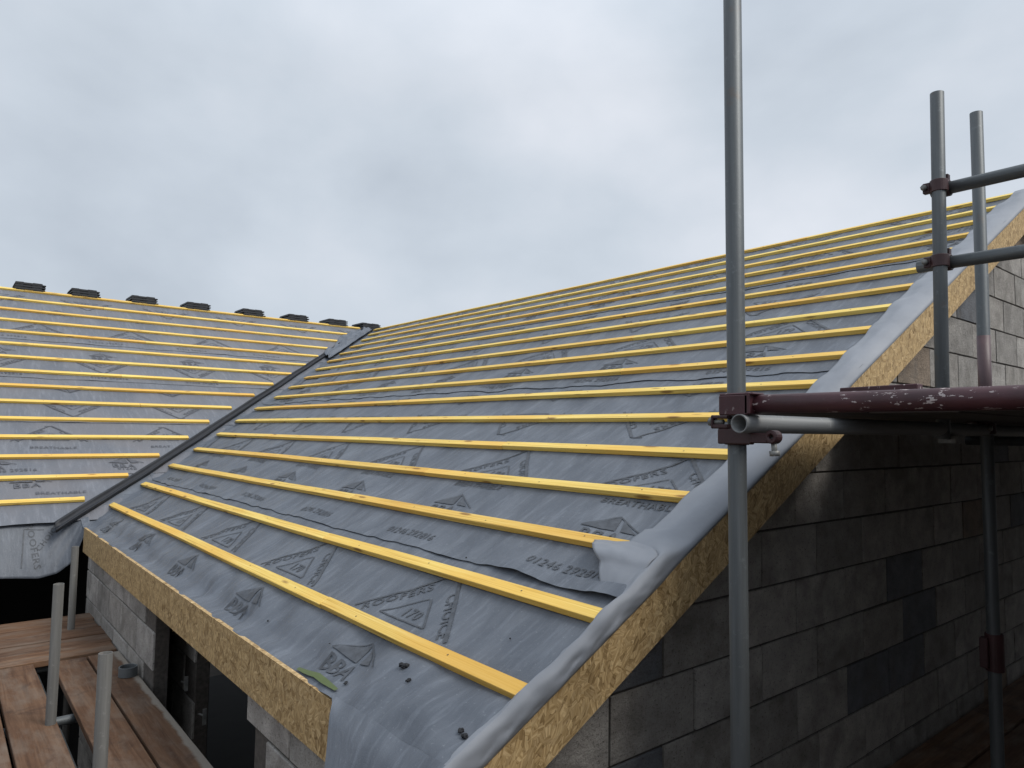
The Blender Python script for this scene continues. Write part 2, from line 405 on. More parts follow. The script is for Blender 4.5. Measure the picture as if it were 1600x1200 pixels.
# sheets of felt, each lapped over the one below
laps = [-0.300, 0.445, 2.25, 4.07, SR+0.02]
def dhk(k, x, s):
    a = laps[k]; dh = 0.0012*k
    if k:
        e = 1-sms(0.0, 0.10, (s-a)); dh += 0.004*e+0.010*e*max(0, nz(x*3.3, k*9.0))
    if k == 1:   # the loose corner that lifts beside the verge
        cnr = sms(-0.95, -0.45, x)*(1-sms(0.02, 0.20, s-a))
        dh += 0.020*cnr*(0.6+0.4*sin((x+0.2)*13))
    else: dh = min(dh, 0.008)
    return dh
for k in range(4):
    a = laps[k]; b = laps[k+1]+(0.15 if k < 3 else 0.0); nv = int((b-a)/0.035); nu = 330
    def pf(u, v, a=a, b=b, k=k):
        s = a+(b-a)*v
        if k and v < 0.3:
            lowe = 0.006*nz(u*60, k*7.0)+0.008*nz(u*17, k*3.1)
            s += lowe*(1-v/0.3)
        y = s*c1
        x0 = xv(y)-0.11-0.035*nz(s*3.1, 4.2)-0.02*nz(s*9, 1.2); x1 = -0.012
        uu = 1-(1-u)**1.25
        x = x0+(x1-x0)*uu
        dh = dhk(k, x, s)
        if k == 1 and s-a < 0.02: s -= 0.012*sms(-0.6, -0.2, x)
        return PF(x, s, dh), Vector((x+k*13.7, s, k))
    mb = MB(); grid(mb, nu, nv, pf); o = mb.build("roof_felt_sheet", M_FELT, house)
# hanging corner of felt over the eave board
def lenx(x): return 0.42*sms(-0.70, -0.38, x)+0.0
def pcor(u, v):
    x = -0.72+0.712*u; L = lenx(x)*v
    p0 = (PF(x, -0.285)+Vector((0, 0, 0.003))).lerp(PM(x, -0.285, -0.002), sms(0.0, 0.06, L))
    # path: roll over the board then hang
    if L < 0.07: q = p0+Vector((0, -L*c1*0.95, -L*s1*0.9-L*L*2))
    else: q = p0+Vector((0, -0.059-0.62*(L-0.07)+0.35*(L-0.07)**2, -0.039-0.78*(L-0.07)-0.3*(L-0.07)**2))
    q += Vector((0.75*L*(1-u), 0, 0))
    q += Vector((0, -0.008*nz(x*3, L*4, 3)*v-0.004, 0))
    return q, Vector((x, -0.30-L, 0))
mb = MB(); grid(mb, 30, 22, pcor, skip=lambda u, v: lenx(-0.72+0.712*u) < 0.004)
mb.build("felt_eave_flap", M_FELT, house)

# ---- printed marks on the felt
_tc = {}
def glyphs(txt):
    if txt in _tc: return _tc[txt]
    cu = bpy.data.curves.new("t", 'FONT'); cu.body = txt; cu.size = 1.0; cu.align_x = 'CENTER'; cu.space_character = 1.1; cu.resolution_u = 2; cu.offset = 0.012
    ob = bpy.data.objects.new("t", cu); COL.objects.link(ob)
    dg = bpy.context.evaluated_depsgraph_get(); dg.update()
    me = ob.evaluated_get(dg).to_mesh()
    r = ([(v.co.x, v.co.y) for v in me.vertices], [tuple(p.vertices) for p in me.polygons])
    ob.evaluated_get(dg).to_mesh_clear(); bpy.data.objects.remove(ob); bpy.data.curves.remove(cu)
    _tc[txt] = r; return r
def put_text(pc, txt, cx, cy, h, rot=0, wide=1.0):
    vs, fs = glyphs(txt); c, s_ = cos(rot), sin(rot); k = h/0.7
    pc.append(([(cx+(x*k*wide)*c-(y*k)*s_, cy+(x*k*wide)*s_+(y*k)*c) for x, y in vs], fs))
def put_bar(pc, x0, y0, x1, y1, w):
    n = max(2, int(math.hypot(x1-x0, y1-y0)/0.03)); L = math.hypot(x1-x0, y1-y0); nx, ny = -(y1-y0)/L*w/2, (x1-x0)/L*w/2
    v = []
    for i in range(n+1):
        t = i/n; x, y = x0+(x1-x0)*t, y0+(y1-y0)*t; v += [(x+nx, y+ny), (x-nx, y-ny)]
    pc.append((v, [(2*i, 2*i+1, 2*i+3, 2*i+2) for i in range(n)]))
def put_poly(pc, pts):
    # triangle split into strips so that it follows the felt
    (ax, ay), (bx, by), (cx, cy) = pts; n = 6; v = []; f = []
    idx = {}
    for i in range(n+1):
        for j in range(n+1-i):
            a, b = i/n, j/n; c = 1-a-b; idx[(i, j)] = len(v); v.append((ax*c+bx*a+cx*b, ay*c+by*a+cy*b))
    for i in range(n):
        for j in range(n-i):
            f.append((idx[(i, j)], idx[(i+1, j)], idx[(i, j+1)]))
            if i+j < n-1: f.append((idx[(i+1, j)], idx[(i+1, j+1)], idx[(i, j+1)]))
    pc.append((v, f))
def logo_tri():
    pc = []
    put_bar(pc, -0.345, 0.0, -0.015, 0.30, 0.011); put_bar(pc, 0.015, 0.30, 0.30, 0.0, 0.016); put_bar(pc, -0.05, 0.30, 0.02, 0.305, 0.010)
    put_text(pc, "ROOFERS", -0.165, 0.095, 0.042, radians(42), 1.15)
    put_text(pc, "CHOICE", 0.155, 0.095, 0.046, radians(-46), 1.05)
    put_bar(pc, -0.17, 0.018, -0.01, 0.155, 0.006); put_bar(pc, 0.0, 0.155, 0.14, 0.02, 0.008); put_bar(pc, -0.17, 0.018, 0.14, 0.018, 0.006)
    put_text(pc, "170", 0.0, 0.038, 0.050, 0, 1.0)
    return pc
def logo_breath():
    pc = []; put_text(pc, "BREATHABLE", 0, 0.0, 0.036, 0, 1.2); return pc
def logo_bba():
    pc = []
    put_poly(pc, [(-0.155, 0.0), (-0.01, 0.088), (0.02, 0.0)]); put_poly(pc, [(0.045, 0.003), (0.012, 0.075), (0.12, 0.003)])
    put_bar(pc, -0.02, 0.094, 0.16, 0.0, 0.006); put_bar(pc, -0.155, 0.002, -0.02, 0.094, 0.005)
    put_text(pc, "BBA", -0.03, -0.080, 0.066, 0, 1.15)
    return pc
def logo_phone():
    pc = []; put_text(pc, "01246 292816", 0, 0, 0.044, 0, 1.0); return pc
LOGO = dict(tri=logo_tri(), br=logo_breath(), bba=logo_bba(), ph=logo_phone())
def stamp(mb, which, cx, cs, up, posf, rot180=False, lim=None):
    sg = -1 if rot180 else 1
    for vs, fs in LOGO[which]:
        pts = [(cx+sg*x, cs+sg*y) for x, y in vs]
        if lim and not all(lim(*q) for q in pts): 
            keep = [f for f in fs if all(lim(*pts[i]) for i in f)]
        else: keep = fs
        if keep: mb.raw([posf(*q) for q in pts], [f if not up else f[::-1] for f in keep], [Vector((q[0], q[1], 0)) for q in pts])
def nolim_main(x, s): return x < -0.03 and x > xv(s*c1)+0.03 and s < SR-0.03
def posm(off):
    return lambda x, s: PF(x, s, 0.0034+dhk(0 if s < laps[1] else 1 if s < laps[2] else 2 if s < laps[3] else 3, x, s))
mb = MB()
# first sheet
def run(which, x0, s, off, rot=False, n=11, step=1.06, lo=-9, hi=9):
    for i in range(n):
        stamp(mb, which, x0-i*step, s, False, posm(off), rot, lambda x, q: nolim_main(x, q) and lo < q < hi)
run('tri', -0.81, 0.058, 0.0020, hi=0.42); run('br', -0.81, -0.005, 0.002); run('bba', -0.80, -0.150, 0.0022); 
for base, lo, hi, so_, x00 in ((0.445, 0.47, 2.23, 0.0075, -0.37), (2.25, 2.28, 4.05, 0.0085, -0.70), (4.07, 4.1, 9, 0.0105, -0.25)):
    run('ph', x00, base+0.065, so_+0.004, lo=lo)
    run('bba', x00, base+0.345, so_, lo=lo, hi=hi); run('br', x00, base+0.515, so_, lo=lo, hi=hi); run('tri', x00, base+0.60, so_, lo=lo, hi=hi)
    run('tri', x00-0.45, base+1.39, so_, True, lo=lo, hi=hi); run('bba', x00-0.45, base+1.66, so_, True, lo=lo, hi=hi)
mb.build("printed_lettering", M_PRINT, house)

# ---- battens of the near roof
starts = [-5.849, -6.085, -6.369, -6.625, -6.886, -7.198, -7.437, -7.60, -7.878, -8.10, -8.42, -8.70, -8.92, -9.18, -9.40, -9.73, -10.10]
joints = {0: -1.302, 1: -1.958, 2: -2.289, 3: -1.974, 5: -3.39}
def batten_piece(parent, P, u0, u1, s, dirv, upv, nv_, h=0.0, cut0=0.0, w=0.050, th=0.025):
    mb = MB(); o = P(u0, s, 0)
    # slight bow along the length
    n = max(2, int(abs(u1-u0)/0.5)); off = Vector((random.random()*50, random.random()*9, random.random()*9)); ph = (round(s/0.3)*2.4) % 6.28
    vs, ls, fs = [], [], []
    for i in range(n+1):
        u = u0+(u1-u0)*i/n
        b = 0.0025*sin(ph+u*1.3)+0.0015*sin(ph*2+u*3.1)
        for (a, c) in ((-w/2, -th), (w/2, -th), (w/2, 0), (-w/2, 0)):
            uu = u + (cut0*(a/w+0.5) if i == 0 else 0)
            vs.append(P(uu, s+a+b, c+h)); ls.append(off+Vector((uu, a, c)))
    for i in range(n):
        for q in range(4):
            fs.append((4*i+q, 4*i+4+q, 4*i+4+(q+1) % 4, 4*i+(q+1) % 4))
    fs += [(0, 1, 2, 3), (4*n+3, 4*n+2, 4*n+1, 4*n)]
    mb.raw(vs, fs, ls)
    lo_, hi_ = min(u0, u1), max(u0, u1); u = math.floor(lo_/0.6)*0.6+0.2
    while u < hi_:
        if u > lo_+0.03:
            a_ = u+random.uniform(-.01, .01); b_ = random.uniform(-.008, .008)
            b = 0.0025*sin(ph+a_*1.3)+0.0015*sin(ph*2+a_*3.1)
            ring_ = [P(a_+0.0036*cos(k*pi/3), s+b_+b+0.0036*sin(k*pi/3), h+0.0008) for k in range(6)]
            mb.face(ring_, mi=1)
        u += 0.6
    mb.build("roof_batten", [M_BAT, M_NAIL], parent, bevel=0.0015, weld=True)
for i in range(17):
    x0, x1 = starts[i], -0.032
    if i >= 2: x1 = -0.075
    js = joints.get(i) or random.uniform(x0+1.2, x1-1.0)
    js2 = js-3.6 if js-3.6 > x0+1 else None
    cuts = [x0]+([js2] if js2 else [])+[js, x1]
    for a, b in zip(cuts[:-1], cuts[1:]):
        g = 0.0012
        batten_piece(house, PM, a+(g if a != x0 else 0), b-g, i*G1+random.uniform(-.002, .002), None, None, None, cut0=0.02 if a == x0 else 0)

# ---- verge: felt turned up over the batten ends
def wd(s):
    w = 0.036+0.115*sms(0.645, 0.70, s)
    if s > 0.8: w += 0.018*sin(s*2.2)+0.012*nz(s*2.3, 5.5)+0.05*sms(4.3, 4.9, s)*(1-sms(4.9, 5.5, s))
    else: w += 0.006*nz(s*9, 2.2)+0.045*sms(0.40, 0.62, s)
    return w
def pver(u, v):
    s = -0.42+(SR+0.06+0.42)*v
    w = wd(s); k = round(s/G1); ds = abs(s-k*G1) if 0 <= k <= 16 else 0.17
    on = 1-sms(0.02, 0.12, ds)
    hi = 0.006+0.010*on+0.006*nz(s*6, 3.3)
    low = 1-sms(0.55, 0.75, s)
    # profile control points (x, h)
    wob = 0.008*nz(s*5, 1.1)+0.006*nz(s*13, 7.7)*low
    inner = 0.0035*on-0.006*(1-on)
    bo = 0.002+(0.005+wob)*low; w += (0.004*nz(s*31, 6)+0.005*nz(s*15, 9))*low
    cor = 1-sms(-0.20, 0.0, s)
    w += 0.004*cor; inner += 0.014*cor; hi += 0.006*cor
    cr1 = 0.010*nz(s*7+u*2.0, u*3, 4)+0.006*nz(s*17-u*4, u*5, 6)
    cr1 += 0.009*low*(0.35-abs(nz(s*9+u*6, u*4-s*3, 14)))
    cr1 *= 0.25+0.75*low
    pts = [(-w, inner), (-w*0.8, inner+0.002), (-w*0.55, max(inner+0.003, 0.002)+cr1), (-w*0.3, hi+cr1), (-0.010, hi+0.002+low*0.006), (0.001+bo*0.7, hi-0.008), (0.003+bo+cr1*0.7, -0.022+cr1*.5), (0.002+bo+cr1*.5, -0.042), (-0.004+0.004*low, -0.058)]
    cu_ = 0.0035*nz(s*5+u, u*2, 9)
    flat = [(-w, inner), (-w*0.75, inner+0.003), (-w*0.52, 0.004+cu_), (-w*0.36, 0.000+cu_), (-w*0.20, -0.010+cu_), (-0.008, -0.026), (0.0012, -0.037), (0.0015, -0.046), (-0.004, -0.056)]
    lw = sms(0.60, 0.80, s); pts = [(a[0]*(1-lw)+b[0]*lw, a[1]*(1-lw)+b[1]*lw) for a, b in zip(pts, flat)]
    t = u*(len(pts)-1); i = min(int(t), len(pts)-2); f = t-i
    def P(i): return pts[max(0, min(len(pts)-1, i))]
    p0, p1, p2, p3 = P(i-1), P(i), P(i+1), P(i+2)
    def cr_(a, b, c, d): return 0.5*((2*b)+(-a+c)*f+(2*a-5*b+4*c-d)*f*f+(-a+3*b-3*c+d)*f**3)
    x, h = cr_(p0[0], p1[0], p2[0], p3[0]), cr_(p0[1], p1[1], p2[1], p3[1])
    return PM(x, s, h), Vector((u*0.3, s, 5))
mb = MB(); grid(mb, 30, 420, pver); mb.build("verge_felt", M_UNDER, house, solid=0.0008)
# the folded tongue where the upper verge felt starts
def ptong(u, v):
    def lerpk(ks, t):
        for (a, za), (b, zb_) in zip(ks[:-1], ks[1:]):
            if t <= b: f = (t-a)/(b-a); f = f*f*(3-2*f)*0.5+f*0.5; return za+(zb_-za)*f
        return ks[-1][1]
    xl = lerpk([(0, -0.345), (0.35, -0.30), (0.7, -0.215), (1, -0.15)], v)
    xr = lerpk([(0, -0.09), (0.4, -0.02), (1, -0.03)], v)
    s = lerpk([(0, 0.715), (0.3, 0.655), (0.65, 0.58), (1, 0.475)], v)-0.035*(1-u)*(1-v)
    h = lerpk([(0, 0.004), (0.3, 0.026), (0.5, 0.030), (0.75, 0.010), (1, -0.018)], v)
    h *= 0.55+0.45*sin(pi*min(1, 0.25+u*0.75)) if h > 0 else 1
    h += 0.005*nz(u*4, v*5, 6)
    return PM(xl+(xr-xl)*u, s, h), Vector((u*0.3, v*0.3, 7))
mb = MB(); grid(mb, 18, 18, ptong); mb.build("felt_fold", M_UNDER, house, solid=0.0008)

# ---- chipboard verge and eave boards
def strands(mb, pts, n, base):
    for _ in range(n):
        i = random.randrange(len(pts)-1); t = random.random(); p = pts[i].lerp(pts[i+1], t)
        d = Vector((random.uniform(-.3, .3), random.uniform(-1, 1), random.uniform(-1, .1))).normalized()*random.uniform(0.004, 0.014)
        w = d.cross(Vector((1, 0, 0))).normalized()*random.uniform(0.0006, 0.0015)
        p = p+Vector((random.uniform(-.012, .0), 0, 0.003))
        mb.face([p-w, p+w, p+d*1.0], [base+p]*3)
mb = MB(); VH = 0.186
segs = [(-0.42, 2.36), (2.362, 4.80), (4.802, SR+0.06)]
for a, b in segs:
    A, B = PM(0, a, 0), PM(0, b, 0); z0 = -0.05
    o = Vector((0, A.y, A.z+z0-VH)); mb.box(o, Vector((0, B.y-A.y, B.z-A.z)), Vector((0, 0, VH)), Vector((-0.018, 0, 0)), off=(a, 0, 0))
# rotate loc so flakes are isotropic in (length, height) - already so
strands(mb, [PM(0, -0.42+i*0.1, 0)+Vector((0, 0, -0.05-VH)) for i in range(60)], 420, Vector((0, 0, 0)))
mb.build("verge_board", M_OSB, house)
mb = MB()
XF0, XF1 = -5.45, -0.02
mb.box((XF0, -0.244, -0.356), (XF1-XF0, 0, 0), (0, 0, 0.200), (0, -0.018, 0), off=(20, 3, 0))
strands(mb, [Vector((XF0+i*0.2, -0.262, -0.356)) for i in range(27)], 120, Vector((0, 0, 0)))
mb.build("eave_board", M_OSB, house)
# green eave tray showing under the felt edge
mb = MB()
def pg(u, v):
    x = -1.02+0.34*u; return PF(x, -0.279+0.024*v*(0.5+0.5*sin(pi*u)), 0.0035)+Vector((0, 0, 0.004)), Vector((x, v, 0))
grid(mb, 6, 3, pg); mb.build("eave_tray", M_GREEN, house)

# ---- block walls
def clip(poly, a, b, c):   # keep a*x+b*y<=c
    out_ = []
    for i in range(len(poly)):
        p, q = poly[i], poly[(i+1) % len(poly)]; dp, dq = a*p[0]+b*p[1]-c, a*q[0]+b*q[1]-c
        if dp <= 0: out_.append(p)
        if (dp < 0 < dq) or (dq < 0 < dp):
            t = dp/(dp-dq); out_.append((p[0]+(q[0]-p[0])*t, p[1]+(q[1]-p[1])*t))
    return out_
def blockwall(name, parent, org, ua, na, u0, u1, z0, z1, zj, ph, clips=(), holes=(), th=0.10, step=0.4475):
    """org+ua*u, up Z. outer face at org, thickness towards -na"""
    mb = MB(); rec = 0.009
    na = Vector(na); org = Vector(org)
    k0 = math.floor((z0-zj)/0.225); k1 = math.ceil((z1-zj)/0.225)
    seed = random.random()*100
    for k in range(k0, k1):
        off = ph[k % 2]; j0 = math.floor((u0-off)/step)-1
        for j in range(j0, j0+int((u1-u0)/step)+4):
            a, b = off+j*step+0.0055, off+(j+1)*step-0.0055
            za, zb = zj+k*0.225+0.005, zj+(k+1)*0.225-0.005
            a, b = max(a, u0), min(b, u1); za, zb = max(za, z0), min(zb, z1)
            if b-a < 0.03 or zb-za < 0.02: continue
            mid = ((a+b)/2, (za+zb)/2)
            if any(h[0] < mid[0] < h[1] and h[2] < mid[1] < h[3] for h in holes): continue
            j4 = [random.uniform(-.0015, .0015) for _ in range(8)]
            poly = [(a+j4[0], za+j4[1]), (b+j4[2], za+j4[3]), (b+j4[4], zb+j4[5]), (a+j4[6], zb+j4[7])]
            for cl in clips:
                poly = clip(poly, *cl)
                if len(poly) < 3: break
            if len(poly) < 3: continue
            pr = random.uniform(-0.002, 0.002)
            mb.prism(poly, org+na*pr, ua, (0, 0, 1), -na, th-0.012, off=(random.random()*30, random.random()*30, seed), mi=0)
    # mortar bed behind the face
    rects = [(u0, u1, z0, z1)]
    cells = []
    us = sorted({u0, u1, *[h[0] for h in holes], *[h[1] for h in holes]}); zs = sorted({z0, z1, *[h[2] for h in holes], *[h[3] for h in holes]})
    us = [u for u in us if u0 <= u <= u1]; zs = [z for z in zs if z0 <= z <= z1]
    for i in range(len(us)-1):
        for jz in range(len(zs)-1):
            m_ = ((us[i]+us[i+1])/2, (zs[jz]+zs[jz+1])/2)
            if any(h[0] < m_[0] < h[1] and h[2] < m_[1] < h[3] for h in holes): continue
            poly = [(us[i], zs[jz]), (us[i+1], zs[jz]), (us[i+1], zs[jz+1]), (us[i], zs[jz+1])]
            for cl in clips: poly = clip(poly, *cl) if len(poly) > 2 else poly
            if len(poly) > 2: mb.prism(poly, org-na*rec, ua, (0, 0, 1), -na, th-2*rec, mi=1)
    return mb.build(name, [M_BLOCK, M_MORTAR], parent, bevel=0.0045)
ZJ = 0.541
# gable: clipped under both roof slopes
cl1 = (-t1, 1.0, -0.075)                       # z <= t1*y - .075
cl2 = (t1, 1.0, 2*YR*t1-0.075)
blockwall("gable_wall", house, (-0.11, 0, 0), (0, 1, 0), (1, 0, 0), -0.235, 2*YR+0.25, -3.4, 2.6, ZJ, (1.775, 1.595), (cl1, cl2), holes=[(3.40, 3.62, ZJ-4*.225, ZJ-3*.225)])
# putlog hole lining is the dark cavity behind
ZF = -0.387
hol = [(-3.07, -1.417, -1.65, -0.1)]
blockwall("front_wall", house, (0, -0.235, 0), (1, 0, 0), (0, -1, 0), -5.35, -0.125, -3.4, -0.20, -0.715, (-3.065, -3.29), holes=hol)
blockwall("inner_leaf", house, (0, 0.0, 0), (1, 0, 0), (0, -1, 0), -5.35, -0.3, -3.4, -0.12, -0.715, (-3.065, -3.29), holes=hol)
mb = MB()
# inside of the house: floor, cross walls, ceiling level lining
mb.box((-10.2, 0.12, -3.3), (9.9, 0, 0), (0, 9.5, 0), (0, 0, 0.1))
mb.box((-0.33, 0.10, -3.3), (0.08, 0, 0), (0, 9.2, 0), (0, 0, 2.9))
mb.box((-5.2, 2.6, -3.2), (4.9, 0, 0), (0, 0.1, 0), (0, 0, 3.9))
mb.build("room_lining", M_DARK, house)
mb = MB(); mb.box((-0.105, -0.24, -0.15-0.02), (0.085, 0, 0), (0, (SR+0.06)*c1+0.24, (SR+0.06)*s1+0.24*t1), (0, 0, 0.012)); mb.build("verge_soffit", M_OSB, house)
# rear slope
mb = MB()
mb.face([(-0.0, YR, ZR-0.02), (-0.0, 2*YR+0.3, -0.18), (-14, 2*YR+0.3, -0.18), (-14, YR, ZR-0.02)], [(0, 0, 0), (0, 5, 0), (14, 5, 0), (14, 0, 0)])
mb.build("rear_roof_felt", M_FELT, house)
mb = MB(); mb.box((0, YR, ZR-0.26), (0, YR+0.3, -(YR+0.3)*t1), (0, 0, VH), (-0.018, 0, 0)); mb.build("rear_verge_board", M_OSB, house)
# wall ties standing in the open cavity
for (tx, ty, tz) in ((-3.02, -0.07, -0.80), (-2.62, -0.08, -0.86)):
    t_ = thing("wall_tie", (tx, ty, tz), "small steel frame cramp bracket beside the near end of the dark wall opening" if tx < -3 else "small steel frame cramp bracket lower in the dark wall opening, nearer the camera", "bracket", "steel brackets in the wall opening")
    mb = MB(); mb.box((tx-0.05, ty-0.006, tz-0.004), (0.10, 0, 0.02), (0, 0.012, 0), (0, 0, 0.003)); mb.build("strap", M_STEEL, t_)
    mb = MB(); mb.box((tx+0.05, ty-0.010, tz-0.03), (0.003, 0, 0), (0, 0.020, 0), (0, 0, 0.085)); mb.build("plate", M_STEEL, t_)

# ------------------------------------------------------------------ left wing
def hl(y, s):
    k = round(s/G2); ds = abs(s-k*G2) if 0 <= k <= 14 else 1
    pin = 1-sms(0.025, 0.13, ds)
    w = -0.006*(0.5-0.5*cos(2*pi*y/0.6))+0.010*nz(y*2.0, s*1.3, 12)+0.006*nz(y*6, s*2.0, 17)
    w = min(w, 0.003)
    h = -0.0275+w*(1-0.85*pin)
    if ds < 0.04: h = min(h, -0.0262)
    return h
YL0 = -5.0
lapl = [-0.29, 0.42, 1.42, 2.44, 3.48, 14*G2+0.02]
for k in range(5):
    a, b = lapl[k], lapl[k+1]+(0.12 if k < 4 else 0); nv = int((b-a)/0.04)
    def pf(u, v, a=a, b=b, k=k):
        s = a+(b-a)*v; y1 = (s*s2+Z2)/t1+0.10
        y = YL0+(y1-YL0)*u
        if v < 0.3: s += (0.005*nz(u*40, k*5.0)+0.008*nz(u*11, k*2.0))*(1-v/0.3)
        e = 1-sms(0.0, 0.10, s-a); dh = 0.0012*k+(0.003*e+0.010*e*max(0, nz(y*3, k*4.0)) if k else 0.0)
        if k == 0: dh += -0.015*e*(0.5+nz(y*2.0, 9))
        return PL(y, s, hl(y, s)+dh), Vector((y+k*11.3, s, k))
    mb = MB(); grid(mb, 240, nv, pf); mb.build("roof_felt_sheet", M_FELTL, wing)
mb = MB()
def posl(off): return lambda y, s: PL(y, s, hl(y, s)+off)
def runl(which, y0, s, rot=False, lo=-9, hi=9, off=0.008):
    for i in range(-6, 9):
        y = y0+i*1.06
        stamp(mb, which, y, s, False, posl(off), rot, lambda q, w: YL0 < q < (w*s2+Z2)/t1-0.28 and lo < w < min(hi, 14*G2-0.03))
runl('ph', -0.73, 0.50); runl('bba', -0.59, 0.315, lo=0.1, hi=0.41); runl('br', -0.37, 0.91, lo=.44); runl('tri', -0.37, 1.04, lo=.44, hi=1.40); runl('bba', 0.22, 0.62, lo=.44)
runl('br', -0.37, 0.02+0.10, hi=.4)
runl('tri', -0.145, 1.87, True, lo=1.45, hi=2.42); runl('bba', -0.145, 2.20, True, lo=1.45, hi=2.42)
runl('ph', 0.31, 2.50); runl('tri', 0.26, 2.96, True, lo=2.47, hi=3.45); runl('bba', 0.31, 3.13, lo=2.47, hi=3.46)
runl('tri', 0.75, 3.72, lo=3.52); runl('bba', 1.0, 4.45); runl('ph', 0.4, 3.54); runl('tri', 0.3, 4.98, True)
mb.build("printed_lettering", M_INKL, wing)
endsL = [-0.205, 0.199, 0.541, 0.901, 1.207, 1.558, 1.947, 2.312, 2.701, 3.082, 3.382, 3.74, 4.076, 4.45, 4.75]
for i in range(15):
    y1 = endsL[i]-0.0; js = random.uniform(-2.2, min(y1-0.8, 1.2)) if i != 2 else -1.5
    for a, b in ((YL0, js), (js, y1)):
        batten_piece(wing, PL, b-0.0012, a+(0.0012 if a != YL0 else 0), i*G2+random.uniform(-.002, .002), None, None, None, h=0.002)
# ridge + rear slope of the wing
mb = MB()
mb.face([(XR2-0.02, YL0, ZR2), (XR2-0.02, 5, ZR2), (XR2-5, 5, ZR2-5*t2), (XR2-5, YL0, ZR2-5*t2)], [(0, 0, 0), (10, 0, 0), (10, 5, 0), (0, 5, 0)])
mb.build("rear_roof_felt", M_FELTL, wing)
# hanging felt at the unfinished eave
def zb(y):
    ks = [(-5.2, -0.50), (-1.2, -0.49), (-0.82, -0.516), (-0.56, -0.547), (-0.43, -0.52), (-0.347, -0.453), (-0.29, -0.33), (-0.255, -0.225), (-0.20, -0.18)]
    for (a, za), (b, zb_) in zip(ks[:-1], ks[1:]):
        if y <= b: t = (y-a)/(b-a); return za+(zb_-za)*t
    return ks[-1][1]
def pdr(u, v):
    y = -5.0+4.80*(1-(1-u)**1.6)
    top = PL(y, -0.20, -0.045); b = zb(y)
    z = top.z+(b-top.z)*v
    x = top.x+0.255*v**0.75
    x += (0.015*nz(y*3, v*2, 3)+0.008*nz(y*9, v*4, 6)*sms(-1.0, -0.5, y))*v
    # diagonal puckers next to the valley
    x += 0.007*sin((y*1.0+v*0.35)*60)*sms(-0.62, -0.42, y)*(1-v)*v*3
    return Vector((x, y, z)), Vector((y, -0.2-v*0.45, 3))
mb = MB(); grid(mb, 150, 22, pdr); mb.build("eave_felt_drape", M_FELT, wing, solid=0.001)
mb = MB()
def posd(y, s):    # print on the drape; s counts downwards from its top
    v = max(0.0, min(1.0, -(s)/0.40)); uu = 1-(1-(y+5.0)/4.80)**(1/1.6)
    return pdr(uu, v)[0]+Vector((0.003, 0, 0.001))
put = []
put_text(put, "ROOFERS", 0, 0, 0.060, radians(-80), 1.1); put_bar(put, -0.055, 0.16, -0.075, -0.20, 0.012); put_bar(put, -0.055, 0.165, 0.12, 0.15, 0.006)
put_text(put, "CHOICE", 0.17, 0.06, 0.050, radians(50), 1.0)
for vs, fs in put:
    pts = [(-0.62+x*0.8, -0.19+y*0.72) for x, y in vs]
    mb.raw([posd(*q) for q in pts], fs, [Vector((q[0], q[1], 0)) for q in pts])
mb.build("printed_lettering", M_PRINT, wing)
# wing wall below, open to a dark interior
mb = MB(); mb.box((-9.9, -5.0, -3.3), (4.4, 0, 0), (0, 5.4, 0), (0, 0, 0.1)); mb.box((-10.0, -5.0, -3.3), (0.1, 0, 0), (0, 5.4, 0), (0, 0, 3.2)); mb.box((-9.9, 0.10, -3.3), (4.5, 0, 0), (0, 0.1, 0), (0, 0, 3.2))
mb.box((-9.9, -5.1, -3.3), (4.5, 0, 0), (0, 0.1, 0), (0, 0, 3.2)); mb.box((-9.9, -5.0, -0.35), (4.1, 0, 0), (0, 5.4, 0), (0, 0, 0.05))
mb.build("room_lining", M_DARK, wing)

# ---- valley liner: a dark trough on the left slope beside the valley
def qv(y): return 0.085+0.04*(1-sms(-0.5, 0.6, y))
mb = MB()
prof = [(0.0, -0.010), (0.006, 0.034), (0.018, 0.038), (0.035, 0.016), (0.085, 0.004), (0.120, 0.018), (0.150, 0.044), (0.165, 0.046), (0.185, 0.012), (0.225, 0.004)]
def pval(u, v):
    y = -0.46+(4.86+0.46)*v; t = u*(len(prof)-1); i = min(int(t), len(prof)-2); f = t-i
    q = prof[i][0]+(prof[i+1][0]-prof[i][0])*f; h = prof[i][1]+(prof[i+1][1]-prof[i][1])*f
    sc = 0.62-0.10*sms(0, 4, y)
    return PL(y, sv(y)+qv(y)+q*sc*(1+0.10*nz(y*2.1, 4))+0.012*nz(y*2.3, 2), h*0.6-0.004+0.006*nz(y*4, u*2)), Vector((y, q, 0))
grid(mb, 27, 120, pval); mb.build("valley_liner", M_BLACK, house, solid=0.003)
# crumpled felt patch lapped over the head of the valley
def ppat(u, v):
    y = 3.50+1.42*v; wd_ = 0.26+0.16*sin(pi*v)+0.09*nz(v*6, 1); q = -0.12+0.05*nz(v*7, 3)+wd_*u
    h = 0.026*sin(pi*min(1, max(0, u)))+0.014+0.034*nz(u*3, v*11, 4)+0.018*nz(u*7, v*21, 9)
    s = sv(y)+q
    p = PL(y, s, h)
    zm = y*t1+0.01
    if p.z < zm: p.z = zm
    return p, Vector((u*.4, y, 8))
mb = MB(); grid(mb, 20, 60, ppat); mb.build("valley_felt_patch", M_FELT, house, solid=0.001)

